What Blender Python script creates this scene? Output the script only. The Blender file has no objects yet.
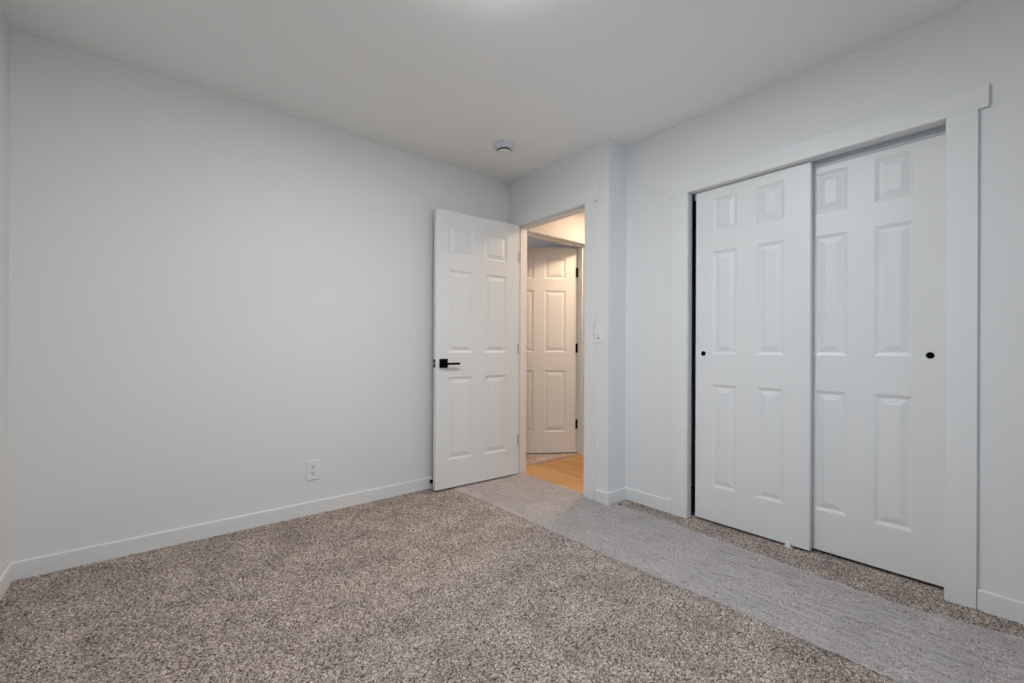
import bpy, bmesh, math, random
from mathutils import Vector, Matrix, noise
C = bpy.context.scene.collection
scn = bpy.context.scene
random.seed(4)

# ------------------------------------------------------------------ camera
cam = bpy.data.cameras.new('camera')
cam.sensor_width = 36.0
cam.sensor_fit = 'HORIZONTAL'
cam.lens = 442.81 / 1024 * 36
cam.shift_y = (349.85 - 341.5) / 1024
cam.clip_start = 0.02
cam_o = bpy.data.objects.new('camera', cam)
C.objects.link(cam_o)
YAW = 0.8796
ROLL = 0.0037
cam_o.matrix_world = (Matrix.Translation((0, 0, 1.0266)) @ Matrix.Rotation(YAW - math.pi / 2, 4, 'Z')
                      @ Matrix.Rotation(math.pi / 2, 4, 'X') @ Matrix.Rotation(ROLL, 4, 'Z'))
scn.camera = cam_o

# ------------------------------------------------------------------ world, light, exposure
scn.view_settings.view_transform = 'Standard'
scn.view_settings.look = 'None'
scn.view_settings.gamma = 1
scn.view_settings.use_curve_mapping = False
scn.view_settings.exposure = 0.0
world = bpy.data.worlds.new('world')
scn.world = world
world.use_nodes = True
bg = world.node_tree.nodes['Background']
bg.inputs[0].default_value = (0.62, 0.78, 1.0, 1)
bg.inputs[1].default_value = 0.15


def area(name, loc, direction, sx, sy, energy, color):
    l = bpy.data.lights.new(name, 'AREA')
    l.shape = 'RECTANGLE'
    l.size, l.size_y = sx, sy
    l.energy = energy
    l.color = color
    o = bpy.data.objects.new(name, l)
    C.objects.link(o)
    o.location = loc
    o.rotation_euler = Vector(direction).to_track_quat('-Z', 'Z').to_euler()
    return o


# daylight in the bedroom window (behind the camera), plus a fill light in the room across the hall
DAY = (0.76, 0.88, 1.0)
area('window_daylight', (1.6, -0.66, 1.18), (0, 1, -0.12), 1.35, 1.35, 11, DAY)
area('side_window_daylight', (-0.70, 0.47, 1.18), (1, 0, -0.12), 1.6, 1.35, 7.2, DAY)
area('far_room_fill', (3.4, 4.98, 1.5), (0, -1, 0), 1.0, 1.1, 6, (1.0, 0.97, 1.0))  # added fill light; the far room has no window
LAMP_STRENGTH = 122.0
HALL_STRENGTH = 142.0

# ------------------------------------------------------------------ materials


def lin(r, g, b):
    f = lambda c: (c / 255 / 12.92) if c / 255 <= 0.04045 else ((c / 255 + 0.055) / 1.055) ** 2.4
    return (f(r), f(g), f(b), 1)


def mat(name, color, rough=0.5, metal=0.0, bump=None, spec=0.5):
    m = bpy.data.materials.new(name)
    m.use_nodes = True
    nt = m.node_tree
    p = nt.nodes['Principled BSDF']
    p.inputs['Base Color'].default_value = color
    p.inputs['Roughness'].default_value = rough
    p.inputs['Metallic'].default_value = metal
    p.inputs['Specular IOR Level'].default_value = spec
    # small procedural variation of the surface
    tc = nt.nodes.new('ShaderNodeTexCoord')
    n = nt.nodes.new('ShaderNodeTexNoise')
    n.inputs['Scale'].default_value = bump[0] if bump else 60
    n.inputs['Detail'].default_value = 3
    nt.links.new(tc.outputs['Object'], n.inputs['Vector'])
    b = nt.nodes.new('ShaderNodeBump')
    b.inputs['Strength'].default_value = bump[1] if bump else 0.02
    b.inputs['Distance'].default_value = 0.002
    nt.links.new(n.outputs['Fac'], b.inputs['Height'])
    nt.links.new(b.outputs['Normal'], p.inputs['Normal'])
    return m


M = {}
M['wall'] = mat('wall_paint', (0.76, 0.762, 0.758, 1), 0.55, bump=(140, 0.06), spec=0.3)
M['ceiling'] = mat('ceiling_paint', (0.91, 0.91, 0.89, 1), 0.8, bump=(110, 0.08), spec=0.2)
M['trim'] = mat('trim_paint', (0.765, 0.768, 0.765, 1), 0.45, bump=(40, 0.01))
M['door'] = mat('door_paint', (0.765, 0.768, 0.765, 1), 0.42, bump=(220, 0.02))
M['black'] = mat('black_metal', (0.0015, 0.0015, 0.0015, 1), 0.6, spec=0.06)
M['dark'] = mat('dark_slot', (0.01, 0.01, 0.01, 1), 0.6)
M['steel'] = mat('satin_steel', (0.40, 0.40, 0.43, 1), 0.4, 0.2)
M['plastic'] = mat('white_plastic', (0.79, 0.79, 0.79, 1), 0.3)
M['plastic_cool'] = mat('detector_plastic', (0.63, 0.635, 0.68, 1), 0.45)
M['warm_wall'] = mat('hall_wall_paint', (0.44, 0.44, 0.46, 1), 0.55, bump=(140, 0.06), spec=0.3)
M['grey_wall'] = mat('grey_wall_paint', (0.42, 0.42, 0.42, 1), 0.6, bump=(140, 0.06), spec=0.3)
M['track'] = mat('track_metal', (0.52, 0.54, 0.55, 1), 0.5, 0.0)


def emission(name, color, strength):
    m = bpy.data.materials.new(name)
    m.use_nodes = True
    nt = m.node_tree
    nt.nodes.remove(nt.nodes['Principled BSDF'])
    e = nt.nodes.new('ShaderNodeEmission')
    e.inputs[0].default_value = color
    e.inputs[1].default_value = strength
    nt.links.new(e.outputs[0], nt.nodes['Material Output'].inputs[0])
    return m


M['lamp'] = emission('lamp_glow', (0.945, 0.975, 1.0, 1), LAMP_STRENGTH)
M['hall_lamp'] = emission('hall_lamp_glow', (1.0, 0.71, 0.46, 1), HALL_STRENGTH)


def carpet_material(name, k=1.47):
    m = bpy.data.materials.new(name)
    m.use_nodes = True
    nt = m.node_tree
    N, L = nt.nodes, nt.links
    p = N['Principled BSDF']
    p.inputs['Roughness'].default_value = 0.95
    p.inputs['Specular IOR Level'].default_value = 0.1
    tc = N.new('ShaderNodeTexCoord')
    # distort a little so tufts are not round
    nd = N.new('ShaderNodeTexNoise')
    nd.inputs['Scale'].default_value = 90
    L.new(tc.outputs['Object'], nd.inputs['Vector'])
    mx = N.new('ShaderNodeVectorMath')
    mx.operation = 'MULTIPLY_ADD'
    mx.inputs[1].default_value = (0.002, 0.002, 0.002)
    L.new(nd.outputs['Color'], mx.inputs[0])
    L.new(tc.outputs['Object'], mx.inputs[2])
    v = N.new('ShaderNodeTexVoronoi')
    v.inputs['Scale'].default_value = 225
    L.new(mx.outputs[0], v.inputs['Vector'])
    sep = N.new('ShaderNodeSeparateColor')
    L.new(v.outputs['Color'], sep.inputs[0])
    r = N.new('ShaderNodeValToRGB')
    cr = r.color_ramp
    cr.elements[0].position = 0.0
    cr.elements[0].color = (0.045 * k, 0.033 * k, 0.027 * k, 1)
    cr.elements[1].position = 1.0
    cr.elements[1].color = (0.52 * k, 0.455 * k, 0.41 * k, 1)
    for pos, col in ((0.13, (0.072, 0.053, 0.043)), (0.26, (0.19, 0.155, 0.133)), (0.70, (0.285, 0.239, 0.210)), (0.86, (0.39, 0.338, 0.305))):
        e = cr.elements.new(pos)
        e.color = (col[0] * k, col[1] * k, col[2] * k, 1)
    L.new(sep.outputs[0], r.inputs[0])
    # broad worn / brushed patches
    n2 = N.new('ShaderNodeTexNoise')
    n2.inputs['Scale'].default_value = 5.5
    n2.inputs['Detail'].default_value = 4
    n2.inputs['Roughness'].default_value = 0.6
    L.new(tc.outputs['Object'], n2.inputs['Vector'])
    mr = N.new('ShaderNodeMapRange')
    mr.inputs['From Min'].default_value = 0.32
    mr.inputs['From Max'].default_value = 0.68
    mr.inputs['To Min'].default_value = 0.80
    mr.inputs['To Max'].default_value = 1.18
    L.new(n2.outputs['Fac'], mr.inputs['Value'])
    mul = N.new('ShaderNodeVectorMath')
    mul.operation = 'SCALE'
    L.new(r.outputs[0], mul.inputs[0])
    L.new(mr.outputs[0], mul.inputs['Scale'])
    L.new(mul.outputs[0], p.inputs['Base Color'])
    b = N.new('ShaderNodeBump')
    b.inputs['Strength'].default_value = 0.45
    b.inputs['Distance'].default_value = 0.004
    b.invert = True
    L.new(v.outputs['Distance'], b.inputs['Height'])
    L.new(b.outputs['Normal'], p.inputs['Normal'])
    return m


M['carpet'] = carpet_material('speckled_carpet')
M['carpet_far'] = carpet_material('beige_carpet', 1.9)


def oak_material():
    m = bpy.data.materials.new('oak_planks')
    m.use_nodes = True
    nt = m.node_tree
    N, L = nt.nodes, nt.links
    p = N['Principled BSDF']
    p.inputs['Roughness'].default_value = 0.42
    tc = N.new('ShaderNodeTexCoord')
    mp = N.new('ShaderNodeMapping')
    mp.inputs['Rotation'].default_value = (0, 0, math.pi / 2)
    L.new(tc.outputs['Object'], mp.inputs[0])
    br = N.new('ShaderNodeTexBrick')
    br.inputs['Scale'].default_value = 1
    br.inputs['Brick Width'].default_value = 1.2
    br.inputs['Row Height'].default_value = 0.18
    br.inputs['Mortar Size'].default_value = 0.0012
    br.inputs['Color1'].default_value = lin(208, 160, 106)
    br.inputs['Color2'].default_value = lin(190, 142, 90)
    br.inputs['Mortar'].default_value = lin(120, 82, 48)
    L.new(mp.outputs[0], br.inputs[0])
    mp2 = N.new('ShaderNodeMapping')
    mp2.inputs['Scale'].default_value = (9, 1.1, 1)
    L.new(tc.outputs['Object'], mp2.inputs[0])
    n = N.new('ShaderNodeTexNoise')
    n.inputs['Scale'].default_value = 1.4
    n.inputs['Detail'].default_value = 5
    L.new(mp2.outputs[0], n.inputs['Vector'])
    mr = N.new('ShaderNodeMapRange')
    mr.inputs['From Min'].default_value = 0.3
    mr.inputs['From Max'].default_value = 0.7
    mr.inputs['To Min'].default_value = 0.72
    mr.inputs['To Max'].default_value = 1.15
    L.new(n.outputs['Fac'], mr.inputs['Value'])
    mul = N.new('ShaderNodeVectorMath')
    mul.operation = 'SCALE'
    L.new(br.outputs['Color'], mul.inputs[0])
    L.new(mr.outputs[0], mul.inputs['Scale'])
    L.new(mul.outputs[0], p.inputs['Base Color'])
    return m


M['oak'] = oak_material()


def film_material():
    m = bpy.data.materials.new('clear_film')
    m.use_nodes = True
    nt = m.node_tree
    N, L = nt.nodes, nt.links
    p = N['Principled BSDF']
    p.inputs['Base Color'].default_value = (0.84, 0.83, 0.87, 1)
    p.inputs['Roughness'].default_value = 0.3
    p.inputs['Specular IOR Level'].default_value = 0.6
    tr = N.new('ShaderNodeBsdfTransparent')
    mix = N.new('ShaderNodeMixShader')
    tc = N.new('ShaderNodeTexCoord')
    n = N.new('ShaderNodeTexNoise')
    n.inputs['Scale'].default_value = 170
    n.inputs['Detail'].default_value = 3
    L.new(tc.outputs['Object'], n.inputs['Vector'])
    mr = N.new('ShaderNodeMapRange')
    mr.inputs['From Min'].default_value = 0.36
    mr.inputs['From Max'].default_value = 0.62
    mr.inputs['To Min'].default_value = 0.14
    mr.inputs['To Max'].default_value = 0.42
    # fine stretched creases; where the film touches the pile it is clearer
    mp = N.new('ShaderNodeMapping')
    mp.inputs['Rotation'].default_value = (0, 0, 0.35)
    mp.inputs['Scale'].default_value = (60, 7, 1)
    L.new(tc.outputs['Object'], mp.inputs[0])
    n2 = N.new('ShaderNodeTexNoise')
    n2.inputs['Scale'].default_value = 1.0
    n2.inputs['Detail'].default_value = 4
    L.new(mp.outputs[0], n2.inputs['Vector'])
    ad = N.new('ShaderNodeMath')
    L.new(n.outputs['Fac'], ad.inputs[0])
    L.new(n2.outputs['Fac'], ad.inputs[1])
    hf = N.new('ShaderNodeMath')
    hf.operation = 'MULTIPLY'
    hf.inputs[1].default_value = 0.5
    L.new(ad.outputs[0], hf.inputs[0])
    L.new(hf.outputs[0], mr.inputs['Value'])
    b = N.new('ShaderNodeBump')
    b.inputs['Strength'].default_value = 0.5
    b.inputs['Distance'].default_value = 0.003
    L.new(ad.outputs[0], b.inputs['Height'])
    L.new(b.outputs['Normal'], p.inputs['Normal'])
    L.new(mr.outputs[0], mix.inputs[0])
    L.new(tr.outputs[0], mix.inputs[1])
    L.new(p.outputs[0], mix.inputs[2])
    L.new(mix.outputs[0], N['Material Output'].inputs[0])
    return m


M['film'] = film_material()


def pane_material():
    m = bpy.data.materials.new('window_glass')
    m.use_nodes = True
    nt = m.node_tree
    N, L = nt.nodes, nt.links
    N.remove(N['Principled BSDF'])
    tr = N.new('ShaderNodeBsdfTransparent')
    gl = N.new('ShaderNodeBsdfGlossy')
    gl.inputs['Roughness'].default_value = 0.02
    mix = N.new('ShaderNodeMixShader')
    fr = N.new('ShaderNodeFresnel')
    L.new(fr.outputs[0], mix.inputs[0])
    L.new(tr.outputs[0], mix.inputs[1])
    L.new(gl.outputs[0], mix.inputs[2])
    L.new(mix.outputs[0], N['Material Output'].inputs[0])
    return m


M['pane'] = pane_material()

# ------------------------------------------------------------------ mesh helpers


def add_box(bm, x0, x1, y0, y1, z0, z1):
    vs = [bm.verts.new((x, y, z)) for z in (z0, z1) for x, y in ((x0, y0), (x1, y0), (x1, y1), (x0, y1))]
    for f in ((3, 2, 1, 0), (4, 5, 6, 7), (0, 1, 5, 4), (1, 2, 6, 5), (2, 3, 7, 6), (3, 0, 4, 7)):
        bm.faces.new([vs[i] for i in f])
    return vs


def add_lathe(bm, prof, seg=48, axis='Z', off=(0, 0, 0), cap=True):
    """profile of (radius, height); axis the profile spins about"""
    rings = []
    for r, h in prof:
        ring = []
        for i in range(seg):
            a = 2 * math.pi * i / seg
            x, y, z = r * math.cos(a), r * math.sin(a), h
            if axis == 'Y':
                x, y, z = x, h, y
            elif axis == 'X':
                x, y, z = h, x, y
            ring.append(bm.verts.new((x + off[0], y + off[1], z + off[2])))
        rings.append(ring)
    for a, b in zip(rings, rings[1:]):
        for i in range(seg):
            bm.faces.new((a[i], a[(i + 1) % seg], b[(i + 1) % seg], b[i]))
    if cap:
        bm.faces.new(rings[0])
        bm.faces.new(rings[-1])
    return rings


def obj(name, bm, m, parent=None, loc=(0, 0, 0), rotz=0, bevel=0, smooth=False, seg=2):
    bmesh.ops.recalc_face_normals(bm, faces=bm.faces[:])
    me = bpy.data.meshes.new(name)
    bm.to_mesh(me)
    bm.free()
    me.materials.append(m)
    if smooth:
        for p in me.polygons:
            p.use_smooth = True
    o = bpy.data.objects.new(name, me)
    C.objects.link(o)
    o.location = loc
    o.rotation_euler = (0, 0, rotz)
    if parent:
        o.parent = parent
    if bevel:
        md = o.modifiers.new('bevel', 'BEVEL')
        md.width = bevel
        md.segments = seg
        md.limit_method = 'ANGLE'
        md.angle_limit = math.radians(40)
    return o


def tag(o, label, cat, group=None, kind=None):
    o['label'] = label
    o['category'] = cat
    if group:
        o['group'] = group
    if kind:
        o['kind'] = kind
    return o


def empty(name, loc, rotz=0):
    o = bpy.data.objects.new(name, None)
    o.empty_display_size = 0.1
    C.objects.link(o)
    o.location = loc
    o.rotation_euler = (0, 0, rotz)
    return o


def boxes(name, m, bxs, label, cat, bevel=0.0, kind='structure'):
    bm = bmesh.new()
    for b in bxs:
        add_box(bm, *b)
    return tag(obj(name, bm, m, bevel=bevel), label, cat, kind=kind)


# ------------------------------------------------------------------ room shell (metres)
H = 2.44
XR, YL, XF, XC = -0.466, 2.922, 2.377, 2.568        # rear, left, doorway and closet wall planes
YE = 1.865                                          # outside corner beside the doorway
YN = -0.42                                          # wall behind the camera



def tufted_floor():
    """carpet slab whose top is a fine grid with a nubby cut pile"""
    import numpy as np
    rng = np.random.default_rng(3)
    step = 0.0042
    x0, x1, y0, y1 = XR, 3.25, YN, YL
    nx, ny = int((x1 - x0) / step), int((y1 - y0) / step)
    X, Y = np.meshgrid(np.linspace(x0, x1, nx), np.linspace(y0, y1, ny))
    jx = rng.uniform(-0.3, 0.3, X.shape) * step
    jy = rng.uniform(-0.3, 0.3, X.shape) * step
    jx[:, [0, -1]] = 0
    jy[[0, -1], :] = 0
    Z = -0.0075 * rng.random(X.shape) ** 1.3 + 0.0008
    co = np.stack([X + jx, Y + jy, Z], -1).reshape(-1, 3)
    idx = np.arange(nx * ny).reshape(ny, nx)
    q = np.stack([idx[:-1, :-1], idx[:-1, 1:], idx[1:, 1:], idx[1:, :-1]], -1).reshape(-1, 4)
    # the doorway tongue ends at the oak; outside the room only the closet keeps its carpet
    cx, cy = co[q].mean(1)[:, 0], co[q].mean(1)[:, 1]
    keep = (cx < 2.421) | (cy < YE)
    q = q[keep]
    me = bpy.data.meshes.new('floor')
    me.vertices.add(len(co))
    me.vertices.foreach_set('co', co.astype('f').ravel())
    me.loops.add(q.size)
    me.loops.foreach_set('vertex_index', q.astype('i').ravel())
    me.polygons.add(len(q))
    me.polygons.foreach_set('loop_start', np.arange(0, q.size, 4, dtype='i'))
    me.polygons.foreach_set('loop_total', np.full(len(q), 4, dtype='i'))
    me.update(calc_edges=True)
    bm = bmesh.new()
    bm.from_mesh(me)
    for b in ((XR, 2.42, YN, YL, -0.06, -0.009), (2.42, 3.25, YN, YE, -0.06, -0.009)):
        add_box(bm, *b)
    bm.to_mesh(me)
    bm.free()
    me.materials.append(M['carpet'])
    o = bpy.data.objects.new('floor', me)
    C.objects.link(o)
    tag(o, 'speckled taupe carpet covering the bedroom floor', 'floor', kind='structure')


tufted_floor()
boxes('floor_hall', M['oak'], [(2.425, 5.0, 1.95, 2.945, -0.06, -0.004)],
      'honey oak plank floor of the hall beyond the doorway', 'floor')
boxes('floor_far_room', M['carpet_far'], [(2.3, 4.7, 2.945, 5.0, -0.06, 0.002)],
      'beige carpet of the room across the hall', 'floor')
boxes('ceiling', M['ceiling'], [(-0.6, 5.12, -0.6, 5.12, H, H + 0.1)],
      'flat off-white painted ceiling', 'ceiling')

boxes('wall_left', M['wall'], [(XR - 0.11, 2.485, YL, 2.985, 0, H)],
      'long plain pale grey wall on the left with an outlet', 'wall')
WIN2 = (-0.28, 1.22, 0.5, 1.85)
boxes('wall_rear', M['wall'], [(XR - 0.11, XR, YN - 0.11, WIN2[0], 0, H), (XR - 0.11, XR, WIN2[1], YL, 0, H),
                               (XR - 0.11, XR, WIN2[0], WIN2[1], 0, WIN2[2]), (XR - 0.11, XR, WIN2[0], WIN2[1], WIN2[3], H)],
      'pale wall seen as a sliver at the far left edge', 'wall')
WIN = (0.95, 2.25, 0.5, 1.85)
boxes('wall_near', M['wall'], [(XR, WIN[0], YN - 0.11, YN, 0, H), (WIN[1], XC, YN - 0.11, YN, 0, H),
                               (WIN[0], WIN[1], YN - 0.11, YN, 0, WIN[2]), (WIN[0], WIN[1], YN - 0.11, YN, WIN[3], H)],
      'pale wall with the window behind the camera', 'wall')
boxes('wall_far', M['wall'], [(XF, 2.485, 1.95, 2.04, 0, H), (XF, 2.478, 2.82, YL, 0, H), (XF, 2.485, 2.04, 2.82, 2.06, H)],
      'pale grey wall around and above the open doorway', 'wall')
boxes('wall_return', M['wall'], [(XF, 2.72, YE, 1.95, 0, H)],
      'narrow wall return between the doorway and the closet', 'wall')
boxes('wall_right', M['wall'], [(XC, 2.612, 1.425, YE, 0, H), (XC, 2.69, YN - 0.11, 0.247, 0, H),
                                (XC, 2.612, 0.247, 1.425, 2.002, H)],
      'pale grey wall around the closet opening on the right', 'wall')
boxes('wall_closet', M['wall'], [(3.2, 3.3, -0.2, YE, 0, H), (2.69, 3.2, -0.2, -0.1, 0, H)],
      'inside walls of the closet behind the sliding doors', 'wall')
# hall and the room across it
boxes('wall_hall_left', M['warm_wall'], [(2.478, 2.505, 2.872, 2.985, 0, H), (3.32, 5.0, 2.872, 2.985, 0, H),
                                         (2.505, 3.32, 2.872, 2.985, 2.065, H)],
      'warm lit hall wall above and beside the far door', 'wall')
boxes('wall_hall_right', M['warm_wall'], [(2.72, 5.0, YE, 1.95, 0, H)],
      'hall wall hidden behind the doorway casing', 'wall')
boxes('wall_hall_end', M['warm_wall'], [(5.0, 5.1, YE, 5.1, 0, H)], 'end wall of the hall', 'wall')
boxes('wall_far_room', M['grey_wall'], [(2.2, 2.3, 2.985, 5.1, 0, H), (4.7, 4.8, 2.985, 5.0, 0, H), (2.3, 5.0, 5.0, 5.1, 0, H)],
      'grey walls of the dim room across the hall', 'wall')

# baseboards
bb = dict(bevel=0.006)
HB = 0.080
boxes('baseboard_left', M['trim'], [(XR, 2.362, YL - 0.014, YL, -0.01, HB)], 'white baseboard along the long left wall', 'baseboard', **bb)
boxes('baseboard_rear', M['trim'], [(XR, XR + 0.014, YN, YL - 0.014, -0.01, HB)], 'white baseboard at the far left edge', 'baseboard', **bb)
boxes('baseboard_far', M['trim'], [(XF - 0.014, XF, YE - 0.014, 1.9722, -0.01, HB)], 'short white baseboard under the light switch', 'baseboard', **bb)
boxes('baseboard_return', M['trim'], [(XF, XC - 0.014, YE - 0.014, YE, -0.01, HB)], 'short white baseboard on the wall return', 'baseboard', **bb)
boxes('baseboard_closet', M['trim'], [(XC - 0.014, XC, 1.512, YE - 0.0, -0.01, HB)], 'white baseboard left of the closet casing', 'baseboard', **bb)
boxes('baseboard_right', M['trim'], [(XC - 0.014, XC, YN, 0.1765, -0.01, HB)], 'white baseboard right of the closet casing', 'baseboard', **bb)
boxes('baseboard_near', M['trim'], [(XR + 0.014, XC - 0.014, YN, YN + 0.014, -0.01, HB)], 'white baseboard under the window behind the camera', 'baseboard', **bb)

# closet casing and jamb
boxes('trim_1', M['trim'], [(XC - 0.015, XC, 1.411, 1.511, -0.01, 1.994)], 'flat white casing board left of the closet', 'trim', bevel=0.0012)
boxes('trim_2', M['trim'], [(XC - 0.015, XC, 0.1775, 0.266, -0.01, 1.994)], 'flat white casing board right of the closet', 'trim', bevel=0.0012)
boxes('trim_3', M['trim'], [(XC - 0.0153, XC, 0.148, 1.522, 1.994, 2.085)], 'flat white header board with eared ends over the closet', 'trim', bevel=0.0012)
boxes('trim_4', M['trim'], [(XC - 0.008, 2.609, 1.406, 1.425, -0.01, 2.0), (XC - 0.008, 2.69, 0.247, 0.271, -0.01, 2.0),
                            (XC - 0.008, 2.612, 0.271, 1.406, 1.992, 2.002)], 'white jamb lining the closet opening', 'trim')
boxes('trim_5', M['track'], [(2.612, 2.72, 0.20, 1.45, 1.9935, 2.03), (2.638, 2.641, 0.271, 1.406, 1.962, 1.9935)],
      'grey sliding track above the right closet door', 'trim')
# bedroom doorway casing and jamb
boxes('trim_6', M['trim'], [(XF - 0.015, XF, 1.9725, 2.0645, -0.01, 1.075), (XF - 0.015, XF, 1.985, 2.0645, 1.075, 1.199), (XF - 0.015, XF, 1.9725, 2.0645, 1.199, 2.050)], 'flat white casing right of the open doorway', 'trim', bevel=0.0012)
boxes('trim_7', M['trim'], [(XF - 0.015, XF, 2.806, 2.898, -0.01, 2.050)], 'flat white casing behind the open door leaf', 'trim', bevel=0.0012)
boxes('trim_8', M['trim'], [(XF - 0.0153, XF, 1.948, 2.921, 2.050, 2.148)], 'flat white header board over the open doorway', 'trim', bevel=0.0012)
boxes('trim_9', M['trim'], [(XF - 0.008, 2.488, 2.04, 2.060, -0.01, 2.046), (XF - 0.008, 2.478, 2.80, 2.82, -0.01, 2.046),
                            (XF - 0.008, 2.49, 2.04, 2.82, 2.046, 2.060),
                            (2.398, 2.436, 2.06, 2.071, 0, 2.046), (2.398, 2.436, 2.789, 2.80, 0, 2.046),
                            (2.398, 2.436, 2.06, 2.80, 2.035, 2.046)], 'white jamb and stop inside the open doorway', 'trim', bevel=0.001)
# far door frame across the hall
boxes('trim_10', M['trim'], [(2.505, 2.525, 2.868, 2.99, -0.01, 2.048), (3.302, 3.32, 2.868, 2.99, -0.01, 2.048),
                             (2.505, 3.32, 2.868, 2.99, 2.048, 2.065),
                             (3.291, 3.302, 2.905, 2.942, 0, 2.048), (2.525, 2.536, 2.905, 2.942, 0, 2.048),
                             (2.525, 3.302, 2.905, 2.942, 2.037, 2.048)], 'cream jamb and stop of the door across the hall', 'trim', bevel=0.001)
boxes('trim_11', M['warm_wall'], [(3.308, 3.366, 2.857, 2.872, -0.004, 2.112), (2.484, 2.520, 2.857, 2.872, -0.004, 2.112),
                             (2.520, 3.308, 2.857, 2.872, 2.054, 2.112)], 'cream casing around the door across the hall', 'trim', bevel=0.002)

# windows behind the camera (the room's daylight)


def window(name, corner, axis, w, z0, z1, label):
    """axis 'X': runs along x at y; else along y at x. A frame with one mullion and two panes"""
    e = empty(name, corner, 0 if axis == 'X' else math.pi / 2)
    tag(e, label, 'window', kind='structure')
    bm = bmesh.new()
    for b in ((0, w, z0, z0 + 0.04), (0, w, z1 - 0.04, z1)):
        add_box(bm, b[0], b[1], 0, 0.05, b[2], b[3])
    for x in (0, w / 2 - 0.02, w - 0.04):
        add_box(bm, x, x + 0.04, 0, 0.05, z0 + 0.04, z1 - 0.04)
    obj('frame', bm, M['plastic'], e)
    for x0, x1 in ((0.04, w / 2 - 0.02), (w / 2 + 0.02, w - 0.04)):
        bm = bmesh.new()
        add_box(bm, x0, x1, 0.022, 0.028, z0 + 0.04, z1 - 0.04)
        obj('pane', bm, M['pane'], e)
    return e


window('window_1', (WIN[0], YN - 0.05, 0), 'X', WIN[1] - WIN[0], WIN[2], WIN[3], 'white two-pane window in the wall behind the camera')
window('window_2', (XR - 0.0, WIN2[0], 0), 'Y', WIN2[1] - WIN2[0], WIN2[2], WIN2[3], 'white two-pane window in the rear wall')

# ------------------------------------------------------------------ six-panel doors
ROWS = ((0.217, 0.826), (1.004, 1.614), (1.725, 1.931))


def door_bm(W, z0, z1, T, cols, rows=ROWS):
    """slab from x=0..W, y=0 (front) .. T, with moulded raised panels on both faces"""
    bm = bmesh.new()
    xs = [0] + [v for c in cols for v in c] + [W]
    zs = [z0] + [v for r in rows for v in r] + [z1]
    bandO, bandF, depth, rise = 0.016, 0.0245, 0.0068, 0.0054
    grids = []
    for y, s in ((0, 1), (T, -1)):
        g = [[bm.verts.new((x, y, z)) for x in xs] for z in zs]
        grids.append(g)
        for j in range(len(zs) - 1):
            for i in range(len(xs) - 1):
                q = (g[j][i], g[j][i + 1], g[j + 1][i + 1], g[j + 1][i])
                if i % 2 == 1 and j % 2 == 1:
                    x0, x1, a, b = xs[i], xs[i + 1], zs[j], zs[j + 1]
                    prev = q
                    # outer ovolo down into the groove, flat groove, long bevel up, small step, field
                    for ins, d in ((0.0025, 0.0012), (bandO * 0.55, depth * 0.55), (bandO, depth), (bandO + 0.003, depth),
                                   (bandO + 0.003 + bandF, depth - rise), (bandO + 0.0045 + bandF, depth - rise - 0.0012)):
                        loop = [bm.verts.new((x, y + s * d, z)) for x, z in
                                ((x0 + ins, a + ins), (x1 - ins, a + ins), (x1 - ins, b - ins), (x0 + ins, b - ins))]
                        for k in range(4):
                            bm.faces.new((prev[k], prev[(k + 1) % 4], loop[(k + 1) % 4], loop[k]))
                        prev = loop
                    bm.faces.new(prev)
                else:
                    bm.faces.new(q)
    A, B = grids
    nz, nx = len(zs), len(xs)
    for i in range(nx - 1):
        bm.faces.new((A[0][i], A[0][i + 1], B[0][i + 1], B[0][i]))
        bm.faces.new((A[-1][i], A[-1][i + 1], B[-1][i + 1], B[-1][i]))
    for j in range(nz - 1):
        bm.faces.new((A[j][0], A[j + 1][0], B[j + 1][0], B[j][0]))
        bm.faces.new((A[j][-1], A[j + 1][-1], B[j + 1][-1], B[j][-1]))
    return bm


def prism(bm, pts, y0, y1):
    a = [bm.verts.new((x, y0, z)) for x, z in pts]
    b = [bm.verts.new((x, y1, z)) for x, z in pts]
    n = len(pts)
    bm.faces.new(a)
    bm.faces.new(b)
    for i in range(n):
        bm.faces.new((a[i], a[(i + 1) % n], b[(i + 1) % n], b[i]))


# --- open bedroom door: local x runs from the free edge to the hinge, y=0 is the face seen
A = Vector((2.357, 2.764))
B = Vector((1.603, 2.796))
LW = (A - B).length
ang = math.atan2(A.y - B.y, A.x - B.x)
d1 = empty('door_1', (B.x, B.y, 0), ang)
tag(d1, 'white six-panel bedroom door standing open against the left wall', 'door', kind='structure')
obj('leaf', door_bm(LW, 0.013, 2.046, 0.036, ((LW - 0.653, LW - 0.441), (LW - 0.334, LW - 0.122))), M['door'], d1, bevel=0.0015)
hx, hz = LW - 0.693, 0.927
for sgn, yb in ((-1, 0.0), (1, 0.036)):
    bm = bmesh.new()
    y0, y1 = sorted((yb, yb + sgn * 0.009))
    add_box(bm, hx - 0.033, hx + 0.033, y0, y1, hz - 0.033, hz + 0.033)
    hd = obj('handle', bm, M['black'], d1, bevel=0.0015)
    hd['label'] = 'black lever handle on a square plate'
    bm = bmesh.new()
    # neck out of the rose, then a flat bar towards the hinge side
    add_lathe(bm, [(0.011, yb + sgn * 0.008), (0.011, yb + sgn * 0.042)], 20, 'Y', (hx, 0, hz))
    y0, y1 = sorted((yb + sgn * 0.038, yb + sgn * 0.052))
    add_box(bm, hx - 0.012, hx + 0.112, y0, y1, hz - 0.011, hz + 0.005)
    obj('lever', bm, M['black'], hd, bevel=0.001)
bm = bmesh.new()
add_box(bm, -0.0015, 0.002, 0.0055, 0.0305, hz - 0.029, hz + 0.029)
fp = obj('latch_plate', bm, M['black'], d1)
bm = bmesh.new()
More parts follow.
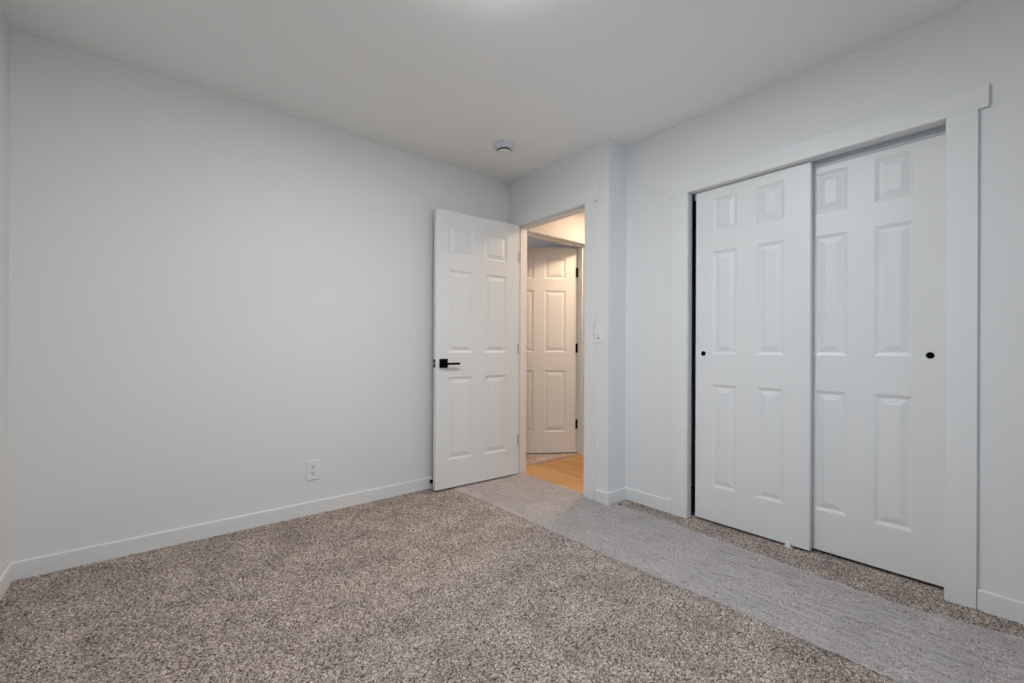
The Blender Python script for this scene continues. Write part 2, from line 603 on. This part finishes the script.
prism(bm, [(-0.010, hz - 0.008), (0.0, hz - 0.008), (0.0, hz + 0.008), (-0.010, hz + 0.008)], 0.011, 0.025)
obj('latch_bolt', bm, M['steel'], fp, bevel=0.001)
for zc in (1.785, 1.036, 0.291):
    bm = bmesh.new()
    add_box(bm, LW - 0.012, LW + 0.0012, -0.0008, 0.034, zc - 0.041, zc + 0.041)
    add_lathe(bm, [(0.0055, zc - 0.041), (0.0055, zc - 0.014), (0.0048, zc - 0.014), (0.0048, zc + 0.014), (0.0055, zc + 0.014), (0.0055, zc + 0.041)],
              16, 'Z', (LW + 0.006, 0.037, 0))
    hh = obj('hinge', bm, M['steel'], d1)
    hh['label'] = 'satin steel hinge'

# --- closet sliding doors: local x runs to the right in the picture (towards -Y), front faces -X


def sliding_door(name, x, yl, yr, z0, z1, cols, pull_y, label):
    e = empty(name, (x, yl, 0), -math.pi / 2)      # local +x -> world -Y, local +y -> world +X
    tag(e, label, 'door', kind='structure')
    W = yl - yr
    obj('leaf', door_bm(W, z0, z1, 0.035, [(yl - a, yl - b) for a, b in cols]), M['door'], e, bevel=0.0012)
    px = yl - pull_y
    pz = 1.009
    bm = bmesh.new()
    add_lathe(bm, [(0.0145, 0.003), (0.0145, -0.0015), (0.0125, -0.0022), (0.011, -0.001), (0.010, -0.0005)], 32, 'Y', (px, 0, pz))
    pl = obj('finger_pull', bm, M['black'], e, smooth=False)
    pl['label'] = 'round black finger pull'
    return e


sliding_door('door_2', 2.597, 1.373, 0.767, 0.012, 1.9895, ((1.270, 1.130), (1.026, 0.886)), 1.324,
             'left white six-panel sliding closet door running in front')
sliding_door('door_3', 2.643, 0.876, 0.274, 0.014, 1.966, ((0.763, 0.624), (0.520, 0.380)), 0.326,
             'right white six-panel sliding closet door set further back')

# --- door across the hall, ajar into the far room; local x from the hinge to the free edge
A2 = Vector((3.296, 2.982))
B2 = Vector((2.881, 3.253))
dd = (B2 - A2).normalized()
W2 = 0.735
ang2 = math.atan2(-dd.y, -dd.x)
F2 = A2 + dd * W2
d4 = empty('door_4', (F2.x, F2.y, 0), ang2)
tag(d4, 'cream six-panel door standing ajar across the hall', 'door', kind='structure')
obj('leaf', door_bm(W2, 0.012, 2.041, 0.036, ((W2 - 0.645, W2 - 0.43), (W2 - 0.324, W2 - 0.108))), M['door'], d4, bevel=0.0015)
for zc in (1.795, 1.047, 0.292):
    bm = bmesh.new()
    add_box(bm, W2 - 0.004, W2 + 0.0015, 0.001, 0.034, zc - 0.042, zc + 0.042)
    add_box(bm, W2 + 0.002, W2 + 0.0045, -0.012, 0.012, zc - 0.042, zc + 0.042)
    add_lathe(bm, [(0.0105, zc - 0.045), (0.0105, zc + 0.045)], 16, 'Z', (W2 + 0.0035, -0.004, 0))
    hh = obj('hinge', bm, M['black'], d4)
    hh['label'] = 'black hinge'
bm = bmesh.new()
add_box(bm, 0.03, 0.096, -0.009, 0, 0.894, 0.960)
hd = obj('handle', bm, M['black'], d4, bevel=0.0015)
bm = bmesh.new()
add_lathe(bm, [(0.011, -0.008), (0.011, -0.042)], 20, 'Y', (0.063, 0, 0.927))
add_box(bm, 0.05, 0.185, -0.052, -0.038, 0.920, 0.934)
obj('lever', bm, M['black'], hd, bevel=0.001)

# ------------------------------------------------------------------ things
# clear film taped over the carpet along the closet side
def interp(tab, y):
    for (y0, v0), (y1, v1) in zip(tab, tab[1:]):
        if y0 <= y <= y1:
            t = (y - y0) / (y1 - y0)
            return v0 + (v1 - v0) * t
    return tab[-1][1] if y > tab[-1][0] else tab[0][1]


near = [(-0.30, 1.800), (0.287, 1.794), (0.558, 1.797), (0.923, 1.788), (1.434, 1.767), (2.25, 1.766), (2.45, 1.760), (2.585, 1.752), (2.70, 1.735), (2.86, 1.765)]
far = [(-0.30, 2.42), (0.05, 2.405), (0.107, 2.402), (0.375, 2.345), (0.736, 2.365), (1.237, 2.394), (1.648, 2.428), (1.835, 2.40), (1.85, 2.352),
       (2.05, 2.352), (2.075, 2.36), (2.11, 2.402), (2.75, 2.408), (2.785, 2.395), (2.80, 2.352), (2.86, 2.352)]
bm = bmesh.new()
ny, nx = 460, 90
rows = []
for j in range(ny + 1):
    y = -0.30 + 3.14 * j / ny
    a, b = interp(near, y), interp(far, y)
    a += 0.0035 * noise.noise((y * 9, 0.3, 1.7))
    b += 0.005 * noise.noise((y * 7, 5.3, 1.7))
    row = []
    for i in range(nx + 1):
        x = a + (b - a) * i / nx
        z = 0.0045 + 0.0016 * noise.noise((x * 22, y * 22, 0.0)) + 0.0016 * noise.noise((x * 60, y * 34, 4.0))
        # long shallow creases, and crumpled gathers in the doorway
        cr = noise.noise((x * 16 + y * 5, y * 2.2, 9.0))
        z += 0.0045 * max(0.0, 1 - abs(cr) * 9) * (0.35 + 0.65 * max(0.0, min(1.0, 1.2 - y)))
        k = max(0.0, min(1.0, (x - 2.15) / 0.2)) * max(0.0, min(1.0, (y - 1.95) / 0.1))
        z += k * 0.010 * max(0.0, noise.noise((x * 40, y * 18, 2.0)))
        row.append(bm.verts.new((x, y, max(z, 0.0025))))
    rows.append(row)
for j in range(ny):
    for i in range(nx):
        bm.faces.new((rows[j][i], rows[j][i + 1], rows[j + 1][i + 1], rows[j + 1][i]))
film = tag(obj('protective_film', bm, M['film'], smooth=True),
           'clear wrinkled plastic film strip laid on the carpet from doorway past closet', 'plastic film')

# smoke detector on the ceiling
sd = empty('smoke_detector', (1.897, 2.384, H))
tag(sd, 'round white smoke detector on the ceiling near the doorway', 'smoke detector')
bm = bmesh.new()
add_lathe(bm, [(0.073, 0.0), (0.073, -0.007), (0.070, -0.012), (0.067, -0.015), (0.063, -0.028), (0.057, -0.040), (0.046, -0.041)])
obj('base', bm, M['plastic_cool'], sd, smooth=False)
bm = bmesh.new()
add_lathe(bm, [(0.0465, -0.0405), (0.0465, -0.0515)])
sl = obj('vent_ring', bm, M['dark'], sd)
sl['label'] = 'dark vent slot'
bm = bmesh.new()
add_lathe(bm, [(0.044, -0.0510), (0.0475, -0.0515), (0.0475, -0.0535), (0.043, -0.057), (0.030, -0.059), (0.012, -0.060)])
obj('cover', bm, M['plastic'], sd)

# duplex outlet low on the left wall
oe = empty('wall_outlet', (0.806, YL, 0.273))
tag(oe, 'white duplex power outlet low on the long left wall', 'outlet')


def plate_bm(w, h, t):
    bm = bmesh.new()
    o = []
    for dy, k in ((0, 0), (-t * 0.45, 0), (-t, 0.004)):
        o.append([bm.verts.new((sx * (w / 2 - k), dy, sz * (h / 2 - k))) for sx, sz in ((-1, -1), (1, -1), (1, 1), (-1, 1))])
    for a, b in zip(o, o[1:]):
        for i in range(4):
            bm.faces.new((a[i], a[(i + 1) % 4], b[(i + 1) % 4], b[i]))
    bm.faces.new(o[0])
    bm.faces.new(o[-1])
    return bm


obj('cover_plate', plate_bm(0.076, 0.124, 0.0065), M['plastic'], oe)
for zc in (0.0195, -0.0195):
    bm = bmesh.new()
    pts = []
    for i in range(28):
        a = 2 * math.pi * i / 28
        x, z = 0.0172 * math.cos(a), 0.0172 * math.sin(a)
        pts.append((x, zc + max(-0.0142, min(0.0142, z))))
    prism(bm, pts, -0.0078, -0.002)
    rc = obj('receptacle', bm, M['plastic'], oe)
    bm = bmesh.new()
    add_box(bm, -0.0085, -0.0050, -0.0082, -0.0070, zc - 0.001, zc + 0.0095)
    add_box(bm, 0.0050, 0.0084, -0.0082, -0.0070, zc + 0.0005, zc + 0.0095)
    add_lathe(bm, [(0.0036, -0.0070), (0.0036, -0.0082)], 14, 'Y', (0, 0, zc - 0.0065))
    obj('slot', bm, M['dark'], rc)
bm = bmesh.new()
add_lathe(bm, [(0.003, -0.006), (0.003, -0.0078), (0.002, -0.0082)], 14, 'Y')
obj('screw', bm, M['plastic'], oe)

# light switch beside the doorway casing
se = empty('light_switch', (XF, 1.9465, 1.137), -math.pi / 2)
tag(se, 'white rocker light switch on the wall right of the doorway', 'light switch')
obj('cover_plate', plate_bm(0.075, 0.122, 0.0065), M['plastic'], se)
bm = bmesh.new()
for b in ((-0.0175, 0.0175, -0.0345, -0.0325), (-0.0175, 0.0175, 0.0325, 0.0345), (-0.0175, -0.0158, -0.0325, 0.0325), (0.0158, 0.0175, -0.0325, 0.0325)):
    add_box(bm, b[0], b[1], -0.0085, -0.005, b[2], b[3])
obj('bezel', bm, M['plastic'], se)
bm = bmesh.new()
vs = [bm.verts.new(c) for c in ((-0.0152, -0.0062, -0.0315), (0.0152, -0.0062, -0.0315), (0.0152, -0.0115, 0.0), (-0.0152, -0.0115, 0.0),
                                (-0.0152, -0.0072, 0.0315), (0.0152, -0.0072, 0.0315))]
bk = [bm.verts.new((v.co.x, -0.004, v.co.z)) for v in vs]
bm.faces.new((vs[0], vs[1], vs[2], vs[3]))
bm.faces.new((vs[3], vs[2], vs[5], vs[4]))
bm.faces.new((bk[0], bk[3], bk[4], bk[5], bk[2], bk[1]))
bm.faces.new((vs[0], vs[3], vs[4], bk[4], bk[3], bk[0]))
bm.faces.new((vs[1], bk[1], bk[2], bk[5], vs[5], vs[2]))
bm.faces.new((vs[0], bk[0], bk[1], vs[1]))
bm.faces.new((vs[4], vs[5], bk[5], bk[4]))
obj('rocker', bm, M['plastic'], se)
bm = bmesh.new()
add_box(bm, -0.012, 0.012, -0.0075, -0.0052, -0.0312, -0.0262)
o = obj('slide_gap', bm, M['dark'], se)

# door stop on the baseboard behind the open door
ds = empty('door_stop', (1.632, YL - 0.014, 0.050))
tag(ds, 'small black door stop on the baseboard behind the open door', 'door stop')
bm = bmesh.new()
add_lathe(bm, [(0.013, 0.0), (0.013, -0.004), (0.006, -0.008), (0.005, -0.040)], 20, 'Y')
obj('rod', bm, M['black'], ds)
bm = bmesh.new()
add_lathe(bm, [(0.006, -0.038), (0.010, -0.040), (0.0105, -0.054), (0.008, -0.058)], 20, 'Y')
obj('rubber_tip', bm, M['black'], ds)

# white floor guide under the closet doors
bm = bmesh.new()
add_box(bm, 2.582, 2.69, 0.842, 0.880, 0.0, 0.004)
for x in (2.584, 2.634, 2.681):
    add_box(bm, x, x + 0.0065, 0.848, 0.874, 0.0, 0.028)
tag(obj('door_guide', bm, M['plastic'], bevel=0.001), 'small white plastic guide on the carpet under the sliding closet doors', 'door guide')

# ceiling light of the bedroom: a slim disc, just above the picture's top edge
cl = empty('ceiling_light', (0.88, 1.165, H))
tag(cl, 'round flush white ceiling light glowing at the top edge', 'ceiling light')
bm = bmesh.new()
add_lathe(bm, [(0.165, 0.0), (0.165, -0.020), (0.160, -0.026), (0.150, -0.026)], 64)
obj('base', bm, M['plastic'], cl)
bm = bmesh.new()
add_lathe(bm, [(0.156, -0.020), (0.157, -0.032), (0.150, -0.036), (0.06, -0.039)], 64)
obj('diffuser', bm, M['lamp'], cl)

# hall ceiling light, hidden behind the doorway casing
hl = empty('hall_ceiling_light', (3.30, 2.36, H))
tag(hl, 'round warm hall ceiling light hidden right of the doorway', 'ceiling light')
bm = bmesh.new()
add_lathe(bm, [(0.135, 0.0), (0.135, -0.046), (0.130, -0.050), (0.122, -0.050)], 48)
obj('base', bm, M['plastic'], hl)
bm = bmesh.new()
add_lathe(bm, [(0.127, -0.046), (0.127, -0.050), (0.10, -0.052), (0.05, -0.053)], 48)
obj('diffuser', bm, M['hall_lamp'], hl)
